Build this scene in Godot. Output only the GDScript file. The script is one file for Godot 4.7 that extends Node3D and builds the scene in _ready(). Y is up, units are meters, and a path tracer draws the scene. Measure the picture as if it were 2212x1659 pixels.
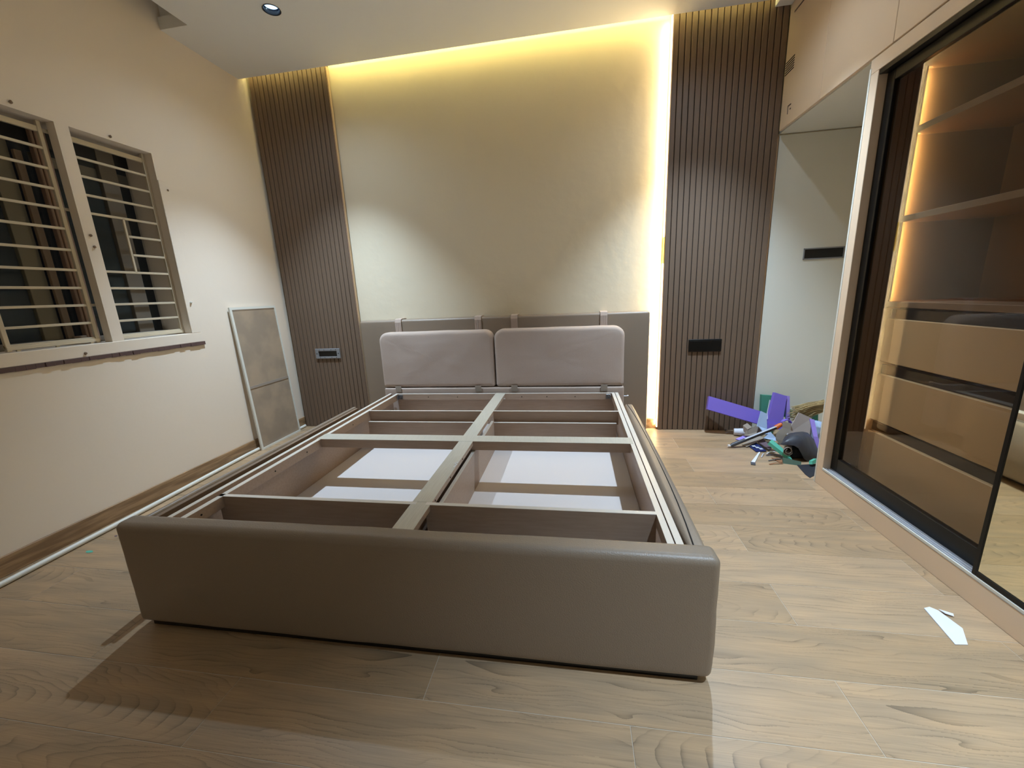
extends Node3D
# An unfinished bedroom at night: storage bed frame without its mattress, fluted wall panels, tinted glass wardrobe.

const XL := -2.583      # left wall
const XC := 1.389       # wardrobe front
const XR := 2.0         # wall behind the wardrobe
const YC := 2.884       # false ceiling underside
const ZC := 0.077       # edge of the false ceiling at the cove
const ZW := -0.045      # face of the back wall
const ZF := 6.4         # unseen wall behind the camera, its distance chosen for the bounce light

var names := {}
var M := {}
var rng := RandomNumberGenerator.new()


func _ready() -> void:
	rng.seed = 7
	# ---- camera, sky, lights, exposure
	var cam := Camera3D.new()
	cam.name = "camera"
	cam.transform = Transform3D(Basis(Vector3(0.98741250, -0.04373527, -0.15199930), Vector3(0.00830562, 0.97402137, -0.22630377), Vector3(0.15794803, 0.22219272, 0.96212412)), Vector3(0, 1.15241, 3.25603))
	cam.fov = rad_to_deg(2.0 * atan(829.5 / 850.76))
	cam.near = 0.02
	cam.far = 100.0
	add_child(cam)
	cam.current = true
	var env := Environment.new()
	env.background_mode = Environment.BG_COLOR
	env.background_color = Color(0.010, 0.010, 0.012)
	env.tonemap_mode = Environment.TONE_MAPPER_LINEAR
	env.tonemap_exposure = 1.82
	env.sdfgi_enabled = true
	env.ssao_enabled = true
	env.ssil_enabled = true
	var we := WorldEnvironment.new()
	we.name = "world_environment"
	we.environment = env
	add_child(we)
	var cool := Color(0.80, 0.905, 1.0)
	lamp_light("downlight_glow", Vector3(-1.785, 2.872, 0.685), cool, 4.8, 39.5)
	lamp_light("downlight_glow", Vector3(0.83, 2.872, 0.685), cool, 5.3, 40.5)
	lamp_light("downlight_glow", Vector3(0.95, 2.872, 3.0), cool, 5.3, 36.0)  # out of view; lights the right floor and the footboard
	for x in [-1.785, 0.83]:   # wide spill of the same lenses, set to lift the upper walls
		lamp_light("downlight_spill", Vector3(x, 2.870, 0.685), cool, 0.28, 72.0)
	lamp_light("downlight_spill", Vector3(0.95, 2.870, 3.0), cool, 0.2, 75.0)
	for x in [-1.785, 0.95]:   # fill lamps added behind the camera, lifting the back walls
		lamp_light("downlight_glow", Vector3(x, 2.872, 5.5), cool, 2.7, 36.0)
	var yellow := Color(1.0, 0.98, 0.70)
	area_light("cove_glow", Vector3(-0.65, 2.972, 0.165), Vector3(0, 1, -0.5), Vector2(3.8, 0.02), yellow, 1.0)
	area_light("strip_glow", Vector3(0.662, 1.46, -0.026), Vector3(-1, 0, 0.0), Vector2(0.012, 2.85), Color(1.0, 0.91, 0.70), 0.65)
	area_light("wardrobe_glow", Vector3(1.575, 1.1, 0.966), Vector3(0.04, 0, -1), Vector2(0.006, 1.9), Color(1.0, 0.86, 0.56), 0.32)
	materials()
	shell()
	floor_planks()
	window()
	cove_and_strips()
	wall_panels()
	wardrobe()
	bed()
	leaning_screen_and_pipe()
	switches()
	rubbish()
	floor_scraps()


# ================= helpers
func lamp_light(called: String, at: Vector3, col: Color, e: float, deg: float) -> void:
	var l := SpotLight3D.new()
	l.name = called
	l.position = at
	l.rotation_degrees = Vector3(-90, 0, 0)
	l.light_color = col
	l.light_energy = e
	l.spot_range = 12.0
	l.spot_attenuation = 2.0
	l.spot_angle = deg
	l.spot_angle_attenuation = 1.0
	l.light_size = 0.022
	l.shadow_enabled = true
	add_child(l, true)


func area_light(called: String, at: Vector3, dir: Vector3, size: Vector2, col: Color, e: float) -> void:
	var l := AreaLight3D.new()
	l.name = called
	add_child(l, true)
	l.transform = Transform3D(Basis.looking_at(dir.normalized(), Vector3.UP), at)
	l.area_size = size
	l.light_color = col
	l.light_energy = e
	l.area_range = 8.0
	l.area_attenuation = 2.0
	l.shadow_enabled = true


func mat(key: String, c: Color, rough := 0.6, metal := 0.0) -> StandardMaterial3D:
	var m := StandardMaterial3D.new()
	m.resource_name = key
	m.albedo_color = c
	m.roughness = rough
	m.metallic = metal
	M[key] = m
	return m


func st() -> SurfaceTool:
	var s := SurfaceTool.new()
	s.begin(Mesh.PRIMITIVE_TRIANGLES)
	return s


func tri(s: SurfaceTool, a: Vector3, b: Vector3, c: Vector3, away: Vector3) -> void:
	var n := (b - a).cross(c - a).normalized()
	if n.dot((a + b + c) / 3.0 - away) < 0.0:
		n = -n
		var t := b
		b = c
		c = t
	for p in [a, c, b]:
		s.set_normal(n)
		s.add_vertex(p)


func quad(s: SurfaceTool, a: Vector3, b: Vector3, c: Vector3, d: Vector3, away: Vector3) -> void:
	tri(s, a, b, c, away)
	tri(s, a, c, d, away)


func corner(lo: Vector3, hi: Vector3, sg: Vector3i, axis: int, c: float) -> Vector3:
	var p := Vector3()
	for d in 3:
		var e: float = hi[d] if sg[d] > 0 else lo[d]
		p[d] = e if d == axis else e - c * sg[d]
	return p


func box(s: SurfaceTool, a: Vector3, b: Vector3, c := 0.0) -> void:
	var lo := a.min(b)
	var hi := a.max(b)
	var mid := (lo + hi) * 0.5
	c = minf(c, 0.45 * minf(hi.x - lo.x, minf(hi.y - lo.y, hi.z - lo.z)))
	for i in 3:
		var j := (i + 1) % 3
		var k := (i + 2) % 3
		for si in [-1, 1]:
			var q := []
			for jk in [[-1, -1], [1, -1], [1, 1], [-1, 1]]:
				var g := Vector3i()
				g[i] = si
				g[j] = jk[0]
				g[k] = jk[1]
				q.append(corner(lo, hi, g, i, c))
			quad(s, q[0], q[1], q[2], q[3], mid)
			if c > 0.0:
				for sj in [-1, 1]:
					var g := Vector3i()
					g[i] = si
					g[j] = sj
					g[k] = -1
					var p0 := corner(lo, hi, g, i, c)
					var p3 := corner(lo, hi, g, j, c)
					g[k] = 1
					quad(s, p0, corner(lo, hi, g, i, c), corner(lo, hi, g, j, c), p3, mid)
	if c > 0.0:
		for sx in [-1, 1]:
			for sy in [-1, 1]:
				for sz in [-1, 1]:
					var g := Vector3i(sx, sy, sz)
					tri(s, corner(lo, hi, g, 0, c), corner(lo, hi, g, 1, c), corner(lo, hi, g, 2, c), mid)


# a sheet or board with the outline q (a flat polygon), made t thick behind it
func slab(s: SurfaceTool, q: Array, t: float) -> void:
	var n := Vector3()
	for i in q.size():
		n += (q[i] - q[0]).cross(q[(i + 1) % q.size()] - q[0])
	n = n.normalized() * t
	var mid := Vector3()
	for p in q:
		mid += p
	mid = mid / q.size() - n * 0.5
	for i in range(1, q.size() - 1):
		tri(s, q[0], q[i], q[i + 1], mid)
		tri(s, q[0] - n, q[i] - n, q[i + 1] - n, mid)
	for i in q.size():
		var a: Vector3 = q[i]
		var b: Vector3 = q[(i + 1) % q.size()]
		quad(s, a, b, b - n, a - n, (a + b) * 0.5 - n * 0.5 + (mid - (a + b) * 0.5 + n * 0.5).normalized() * 0.01)


# a bent strip: centre line pts, width vector w, thickness t
func ribbon(s: SurfaceTool, pts: Array, w: Vector3, t: float) -> void:
	var n := []
	for i in pts.size():
		var d: Vector3 = (pts[mini(i + 1, pts.size() - 1)] - pts[maxi(i - 1, 0)])
		n.append(d.cross(w).normalized() * t * 0.5)
	for i in pts.size() - 1:
		var a: Vector3 = pts[i]
		var b: Vector3 = pts[i + 1]
		var mid := (a + b + w) * 0.5
		quad(s, a + n[i], b + n[i + 1], b + n[i + 1] + w, a + n[i] + w, mid)
		quad(s, a - n[i], b - n[i + 1], b - n[i + 1] + w, a - n[i] + w, mid)
		quad(s, a + n[i], b + n[i + 1], b - n[i + 1], a - n[i], mid)
		quad(s, a + n[i] + w, b + n[i + 1] + w, b - n[i + 1] + w, a - n[i] + w, mid)
	for i in [0, pts.size() - 1]:
		var a: Vector3 = pts[i]
		var o: Vector3 = pts[1] if i == 0 else pts[pts.size() - 2]
		quad(s, a + n[i], a - n[i], a - n[i] + w, a + n[i] + w, o + w * 0.5)


func tube(s: SurfaceTool, pts: Array, radii: Array, seg := 12, caps := true) -> void:
	var rings := []
	for i in pts.size():
		var d: Vector3 = (pts[mini(i + 1, pts.size() - 1)] - pts[maxi(i - 1, 0)]).normalized()
		var u := d.cross(Vector3.UP if absf(d.y) < 0.9 else Vector3.RIGHT).normalized()
		var v := d.cross(u)
		var ring := []
		for k in seg:
			var a := TAU * k / seg
			ring.append((u * cos(a) + v * sin(a)))
		rings.append(ring)
	for i in pts.size() - 1:
		for k in seg:
			var k2 := (k + 1) % seg
			var idx := [[i, k], [i + 1, k], [i + 1, k2], [i, k], [i + 1, k2], [i, k2]]
			var ps := []
			for e in idx:
				ps.append(pts[e[0]] + rings[e[0]][e[1]] * radii[e[0]])
			for f in [0, 3]:
				var order := [f, f + 1, f + 2]
				var nn: Vector3 = (ps[f + 1] - ps[f]).cross(ps[f + 2] - ps[f])
				if nn.dot(rings[i][k]) > 0.0:
					order = [f, f + 2, f + 1]
				for o in order:
					s.set_normal(rings[idx[o][0]][idx[o][1]])
					s.add_vertex(ps[o])
	if caps:
		for i in [0, pts.size() - 1]:
			var o: Vector3 = pts[1] if i == 0 else pts[pts.size() - 2]
			for k in seg:
				tri(s, pts[i], pts[i] + rings[i][k] * radii[i], pts[i] + rings[i][(k + 1) % seg] * radii[i], o)


# upholstered block: rounded edges of radius r, its faces swelling by puff; call smooth() on it
func soft(s: SurfaceTool, lo: Vector3, hi: Vector3, r: float, puff := Vector3(), wob := 0.0, n := 14, sd := 1, corner_r := 0.0) -> void:
	var c := (lo + hi) * 0.5
	var h := (hi - lo) * 0.5
	var noise := FastNoiseLite.new()
	noise.seed = sd
	noise.frequency = 3.0
	for ax in 3:
		var j := (ax + 1) % 3
		var k := (ax + 2) % 3
		for sg in [-1.0, 1.0]:
			var gj := ticks(h[j], r, n)
			var gk := ticks(h[k], r, n)
			var grid := []
			for a in gj:
				var row := []
				for b in gk:
					var q := Vector3()
					q[ax] = sg * h[ax]
					q[j] = a
					q[k] = b
					var inner := q.clamp(-h + Vector3(r, r, r), h - Vector3(r, r, r))
					var p := inner + (q - inner).normalized() * r
					if corner_r > 0.0:   # rounded outline seen along z
						var e := Vector2(absf(p.x), absf(p.y)) - Vector2(h.x - corner_r, h.y - corner_r)
						if e.x > 0.0 and e.y > 0.0 and p.y > 0.0:
							var m := maxf(e.x, e.y)
							var f := m / maxf(e.length(), 1e-6)
							p.x = signf(p.x) * (h.x - corner_r + e.x * f)
							p.y = h.y - corner_r + e.y * f
					for d in 3:
						if puff[d] != 0.0:
							var d1 := (d + 1) % 3
							var d2 := (d + 2) % 3
							var t1 := p[d1] / h[d1]
							var t2 := p[d2] / h[d2]
							p[d] += puff[d] * (p[d] / h[d]) * (1.0 - pow(absf(t1), 3.0)) * (1.0 - pow(absf(t2), 3.0))
					if wob > 0.0:
						p += p.normalized() * noise.get_noise_3dv(p + c) * wob
					row.append((p + c).snapped(Vector3(1e-5, 1e-5, 1e-5)))
				grid.append(row)
			for a in gj.size() - 1:
				for b in gk.size() - 1:
					var p0: Vector3 = grid[a][b]
					var p1: Vector3 = grid[a + 1][b]
					var p2: Vector3 = grid[a + 1][b + 1]
					var p3: Vector3 = grid[a][b + 1]
					for t in ([[p0, p2, p1], [p0, p3, p2]] if sg > 0.0 else [[p0, p1, p2], [p0, p2, p3]]):
						for p in t:
							s.add_vertex(p)


# padded cushion: a rounded-rectangle outline (corner radius rt above, rb below) rolled over at the edge by r, its front swelling by puff
func pad(s: SurfaceTool, lo: Vector3, hi: Vector3, rt: float, rb: float, r: float, puff: float, sd: int) -> void:
	var noise := FastNoiseLite.new()
	noise.seed = sd
	noise.frequency = 4.0
	var rings := []
	var steps := [[0.0, 0.0, true], [0.5, 0.0, true], [1.0, 0.0, true]]
	for i in 6:
		var a := PI / 2 * i / 5.0
		steps.append([r * (1.0 - sin(a)), lo.z + r * (1.0 - cos(a)), false])
	for i in 3:
		steps.append([0.0, lerpf(lo.z + r, hi.z - r, (i + 1) / 3.0), false])
	for i in 6:
		var a := PI / 2 * (i + 1) / 6.0
		steps.append([r * (1.0 - cos(a)), hi.z - r + r * sin(a), false])
	var flat: Array = outline(lo, hi, r, rt, rb)
	var c := Vector2((lo.x + hi.x) / 2, (lo.y + hi.y) / 2)
	for st_ in steps:
		var ring := []
		if st_[2]:
			for p in flat:
				var q: Vector2 = c.lerp(p, st_[0])
				ring.append(Vector3(q.x, q.y, lo.z))
		else:
			for p in outline(lo, hi, st_[0], rt, rb):
				ring.append(Vector3(p.x, p.y, st_[1]))
		rings.append(ring)
	for i in range(9, -1, -1):
		var f := i / 10.0
		var ring := []
		for p in flat:
			var q: Vector2 = c.lerp(p, f)
			ring.append(Vector3(q.x, q.y, hi.z + puff * (1.0 - f * f * f)))
		rings.append(ring)
	for ring in rings:
		for k in ring.size():
			var p: Vector3 = ring[k]
			ring[k] = (p + Vector3(0.5, 0.6, 1.0) * noise.get_noise_3dv(p * Vector3(1, 1, 0.3)) * 0.006 * (1.0 if p.z > lo.z + 0.01 else 0.0)).snapped(Vector3(1e-5, 1e-5, 1e-5))
	var n: int = flat.size()
	for i in rings.size() - 1:
		for k in n:
			var a: Vector3 = rings[i][k]
			var b: Vector3 = rings[i][(k + 1) % n]
			var d: Vector3 = rings[i + 1][(k + 1) % n]
			var e: Vector3 = rings[i + 1][k]
			for t in [[a, d, b], [a, e, d]]:
				if (t[1] - t[0]).cross(t[2] - t[0]).length() > 1e-10:
					tri_raw(s, t[0], t[1], t[2])


func outline(lo: Vector3, hi: Vector3, inset: float, rt: float, rb: float) -> Array:
	var pts := []
	var x0 := lo.x + inset
	var x1 := hi.x - inset
	var y0 := lo.y + inset
	var y1 := hi.y - inset
	var corners := [[Vector2(x1, y0), -90.0, rb, Vector2(-1, 1)], [Vector2(x1, y1), 0.0, rt, Vector2(-1, -1)], [Vector2(x0, y1), 90.0, rt, Vector2(1, -1)], [Vector2(x0, y0), 180.0, rb, Vector2(1, 1)]]
	for e in corners:
		var rr := maxf(e[2] - inset, 0.002)
		var m: Vector2 = e[0] + e[3] * rr
		for i in 9:
			var a := deg_to_rad(e[1] + 90.0 * i / 8.0)
			pts.append(m + Vector2(cos(a), sin(a)) * rr)
	var out := []
	for i in pts.size():
		out.append(pts[i])
		var nxt: Vector2 = pts[(i + 1) % pts.size()]
		if pts[i].distance_to(nxt) > 0.1:
			for k in range(1, 8):
				out.append(pts[i].lerp(nxt, k / 8.0))
	return out


func ticks(h: float, r: float, n: int) -> Array:
	var t := []
	for i in 4:
		t.append(-h + r - r * tan(PI / 4 * (4 - i) / 4.0))
	for i in n + 1:
		t.append(lerpf(-h + r, h - r, float(i) / n))
	for i in 4:
		t.append(h - r + r * tan(PI / 4 * (i + 1) / 4.0))
	return t


func smooth(s: SurfaceTool) -> SurfaceTool:
	s.generate_normals()
	return s


func numbered(called: String) -> String:
	names[called] = names.get(called, 0) + 1
	return called if names[called] == 1 else "%s_%03d" % [called, names[called] - 1]


func obj(called: String, s: SurfaceTool, m: Material, parent: Node3D = self) -> MeshInstance3D:
	var o := MeshInstance3D.new()
	o.mesh = s.commit()
	o.material_override = m
	o.name = numbered(called) if parent == self else called
	parent.add_child(o, true)
	if parent != self:
		var root := parent
		var off := parent.position
		while root.get_parent() != self:
			root = root.get_parent()
			off += root.position
		o.position = -off
	return o


func bx(called: String, a: Vector3, b: Vector3, m: Material, parent: Node3D = self, c := 0.0015) -> MeshInstance3D:
	var s := st()
	box(s, a, b, c)
	return obj(called, s, m, parent)


func thing(called: String, label: String, category: String, at := Vector3.ZERO, group := "") -> Node3D:
	var o := Node3D.new()
	o.name = numbered(called)
	add_child(o, true)
	o.position = at
	tag(o, label, category, group)
	return o


func tag(o: Node, label: String, category: String, group := "") -> Node:
	o.set_meta("label", label)
	o.set_meta("category", category)
	if group:
		o.set_meta("group", group)
	return o


func struct(o: Node, label := "", category := "") -> Node:
	o.set_meta("kind", "structure")
	if label:
		tag(o, label, category)
	return o


# a laminate board: its faces in one material, its upper edge banding in one paled for lamp light, as two surfaces of one mesh
func board(called: String, a: Vector3, b: Vector3, face: Material, edge: Material, parent: Node3D) -> MeshInstance3D:
	var lo := a.min(b)
	var hi := a.max(b)
	var s := st()
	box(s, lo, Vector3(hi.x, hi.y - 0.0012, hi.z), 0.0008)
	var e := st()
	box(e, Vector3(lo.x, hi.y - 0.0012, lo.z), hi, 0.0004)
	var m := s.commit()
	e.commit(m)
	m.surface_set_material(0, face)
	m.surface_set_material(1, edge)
	var o := MeshInstance3D.new()
	o.mesh = m
	o.name = called
	parent.add_child(o, true)
	o.position = -parent.position
	return o


# ================= materials
func noise_tex(freq: float, as_normal: bool, strength := 4.0, sz := 256, sd := 3, ramp: Gradient = null) -> NoiseTexture2D:
	var n := FastNoiseLite.new()
	n.seed = sd
	n.frequency = freq
	n.fractal_octaves = 4
	var t := NoiseTexture2D.new()
	t.width = sz
	t.height = sz
	t.seamless = true
	t.noise = n
	t.as_normal_map = as_normal
	t.bump_strength = strength
	if ramp:
		t.color_ramp = ramp
	return t


func gradient(a: Color, b: Color) -> Gradient:
	var g := Gradient.new()
	g.colors = PackedColorArray([a, b])
	g.offsets = PackedFloat32Array([0.25, 0.75])
	return g


func grainy(m: StandardMaterial3D, tex: Texture2D, strength: float, scale: float) -> void:
	m.normal_enabled = true
	m.normal_texture = tex
	m.normal_scale = strength
	m.uv1_triplanar = true
	m.uv1_scale = Vector3(scale, scale, scale)


func materials() -> void:
	var plaster := noise_tex(0.03, true, 2.0)
	var pebble := noise_tex(0.12, true, 5.0, 256, 9)
	var m := mat("wall_paint", Color(0.925, 0.868, 0.80), 0.75)
	grainy(m, plaster, 0.10, 1.2)
	m = mat("wall_centre", Color(0.925, 0.87, 0.765), 0.7)
	grainy(m, plaster, 0.15, 1.2)
	m = mat("niche_paint", Color(0.91, 0.90, 0.85), 0.7)  # paler than the back wall, floor bounce put into the colour
	m = mat("ceiling_paint", Color(0.93, 0.92, 0.90), 0.85)
	m = mat("cove_paint", Color(0.86, 0.84, 0.78), 0.8)
	mat("slat", Color(0.455, 0.375, 0.31), 0.5)
	mat("groove", Color(0.12, 0.10, 0.09), 0.8)
	mat("grout", Color(0.80, 0.76, 0.70), 0.9)
	m = mat("laminate_beige", Color(0.90, 0.80, 0.69), 0.5)
	m = mat("leather", Color(0.55, 0.485, 0.42), 0.42)
	grainy(m, pebble, 0.15, 6.0)
	m = mat("fabric", Color(0.72, 0.645, 0.595), 0.95)
	grainy(m, pebble, 0.55, 9.0)
	m.rim_enabled = true
	m.rim = 0.35
	m.rim_tint = 0.5
	var grain := noise_tex(0.02, false, 1.0, 512, 4, gradient(Color(0.965, 0.96, 0.955), Color(1, 1, 1)))
	m = mat("board_face", Color(0.68, 0.585, 0.51), 0.45)
	m.albedo_texture = grain
	m.uv1_triplanar = true
	m.uv1_scale = Vector3(0.6, 6, 6)
	mat("board_edge", Color(0.85, 0.81, 0.76), 0.32)  # paler than the faces, with lamp light put into the colour
	m = mat("beam_top", Color(0.77, 0.74, 0.68), 0.36)  # beam tops paler than the sides, lamp light in the colour
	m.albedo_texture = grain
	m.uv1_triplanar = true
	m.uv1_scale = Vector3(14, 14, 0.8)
	mat("panel_back", Color(0.50, 0.41, 0.33), 0.8)
	mat("base_brown", Color(0.58, 0.46, 0.35), 0.5)
	mat("sheet_white", Color(0.85, 0.81, 0.79), 0.28)
	mat("hole", Color(0.05, 0.045, 0.04), 0.9)
	mat("steel", Color(0.55, 0.55, 0.56), 0.35, 0.9)
	mat("aluminium", Color(0.80, 0.80, 0.82), 0.5, 0.5)
	mat("white_plastic", Color(0.88, 0.87, 0.83), 0.4)
	mat("black_plastic", Color(0.035, 0.034, 0.036), 0.3)
	mat("black_frame", Color(0.045, 0.043, 0.043), 0.35, 0.3)
	mat("grey_box", Color(0.58, 0.58, 0.59), 0.5, 0.3)
	mat("cream_metal", Color(0.80, 0.745, 0.65), 0.45)
	mat("granite", Color(0.36, 0.27, 0.255), 0.6)
	m = mat("skirting", Color(0.66, 0.53, 0.39), 0.55)
	m.albedo_texture = noise_tex(0.015, false, 1.0, 256, 12, gradient(Color(0.8, 0.78, 0.76), Color(1, 1, 1)))
	m.uv1_triplanar = true
	m.uv1_scale = Vector3(8, 8, 0.8)
	mat("wardrobe_inside", Color(0.56, 0.43, 0.31), 0.5)
	mat("wardrobe_lining", Color(0.54, 0.41, 0.28), 0.55)
	mat("wardrobe_back", Color(0.42, 0.335, 0.25), 0.55)
	mat("drawer_face", Color(0.86, 0.69, 0.48), 0.45)
	m = mat("tinted_glass", Color(0.15, 0.085, 0.03, 0.34), 0.02)
	m.transparency = BaseMaterial3D.TRANSPARENCY_ALPHA
	mat("bronze_mirror", Color(0.95, 0.935, 0.84), 0.03, 1.0)
	m = mat("clear_glass", Color(0.5, 0.55, 0.55, 0.06), 0.02)
	m.metallic_specular = 0.22
	m.transparency = BaseMaterial3D.TRANSPARENCY_ALPHA
	m = mat("led_white", Color(1, 0.95, 0.85), 0.5)
	m.emission_enabled = true
	m.emission = Color(1.0, 0.86, 0.66)
	m.emission_energy_multiplier = 3.2
	m = mat("led_orange", Color(1, 0.8, 0.4), 0.5)
	m.emission_enabled = true
	m.emission = Color(1.0, 0.80, 0.30)
	m.emission_energy_multiplier = 1.6
	m = mat("led_cove", Color(1, 0.9, 0.6), 0.5)
	m.emission_enabled = true
	m.emission = Color(1.0, 0.80, 0.30)
	m.emission_energy_multiplier = 2.0
	m = mat("led_wardrobe", Color(1, 0.9, 0.7), 0.5)
	m.emission_enabled = true
	m.emission = Color(1.0, 0.76, 0.45)
	m.emission_energy_multiplier = 0.9
	mat("led_off", Color(0.80, 0.70, 0.58), 0.5)
	m = mat("lamp_lens", Color(0.8, 0.9, 1.0), 0.2)
	m.emission_enabled = true
	m.emission = Color(0.72, 0.86, 1.0)
	m.emission_energy_multiplier = 1.1
	mat("lamp_chrome", Color(0.35, 0.45, 0.6), 0.2, 0.9)
	m = mat("mesh_net", Color(0.76, 0.68, 0.59, 0.62), 0.9)
	m.transparency = BaseMaterial3D.TRANSPARENCY_ALPHA
	m.albedo_texture = noise_tex(0.012, false, 1.0, 256, 21, gradient(Color(0.90, 0.90, 0.90), Color(1, 0.99, 0.97)))
	m.uv1_triplanar = true
	m.uv1_scale = Vector3(1.2, 1.2, 1.2)
	mat("sash_grey", Color(0.42, 0.385, 0.34), 0.6)
	mat("sash_olive", Color(0.42, 0.39, 0.32), 0.6)
	mat("sash_pink", Color(0.60, 0.49, 0.42), 0.55)
	mat("sash_beige", Color(0.56, 0.475, 0.39), 0.6)
	mat("sash_dark", Color(0.10, 0.10, 0.105), 0.6)
	# rubbish
	mat("foam_purple", Color(0.50, 0.42, 0.80), 0.9)
	mat("foam_lilac", Color(0.64, 0.56, 0.90), 0.9)
	mat("foam_green", Color(0.30, 0.58, 0.48), 0.9)
	mat("foam_green_shaded", Color(0.34, 0.43, 0.37), 0.9)  # darker green foam, the heap's shade put into the colour
	mat("foam_mint", Color(0.36, 0.70, 0.60), 0.85)
	mat("foam_blue", Color(0.66, 0.74, 0.86), 0.8)
	mat("fabric_taupe", Color(0.60, 0.55, 0.50), 0.9)
	mat("board_taupe", Color(0.68, 0.63, 0.60), 0.9)
	mat("black_leather", Color(0.22, 0.22, 0.25), 0.45)
	mat("paper", Color(0.88, 0.88, 0.90), 0.7)
	mat("paper_grey", Color(0.72, 0.73, 0.77), 0.7)
	mat("straw", Color(0.68, 0.57, 0.38), 0.8)
	mat("straw_pale", Color(0.72, 0.64, 0.47), 0.8)
	mat("plastic_grey", Color(0.30, 0.30, 0.32), 0.3)
	mat("orange", Color(0.85, 0.42, 0.14), 0.5)
	mat("packet_blue", Color(0.12, 0.16, 0.36), 0.35)
	mat("mauve", Color(0.42, 0.34, 0.37), 0.7)
	mat("rust", Color(0.58, 0.40, 0.27), 0.8)
	mat("dark_mat", Color(0.13, 0.13, 0.16), 0.8)


# ================= room
func csg(called: String, a: Vector3, b: Vector3, m: Material) -> CSGBox3D:
	var c := CSGBox3D.new()
	c.name = called
	c.size = (b - a).abs()
	c.position = (a + b) * 0.5
	c.material = m
	add_child(c)
	return c


func cut_box(c: CSGBox3D, a: Vector3, b: Vector3, m: Material) -> void:
	var h := CSGBox3D.new()
	h.name = "opening"
	h.operation = CSGShape3D.OPERATION_SUBTRACTION
	h.size = (b - a).abs()
	h.position = (a + b) * 0.5 - c.position
	h.material = m
	c.add_child(h, true)


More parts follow.
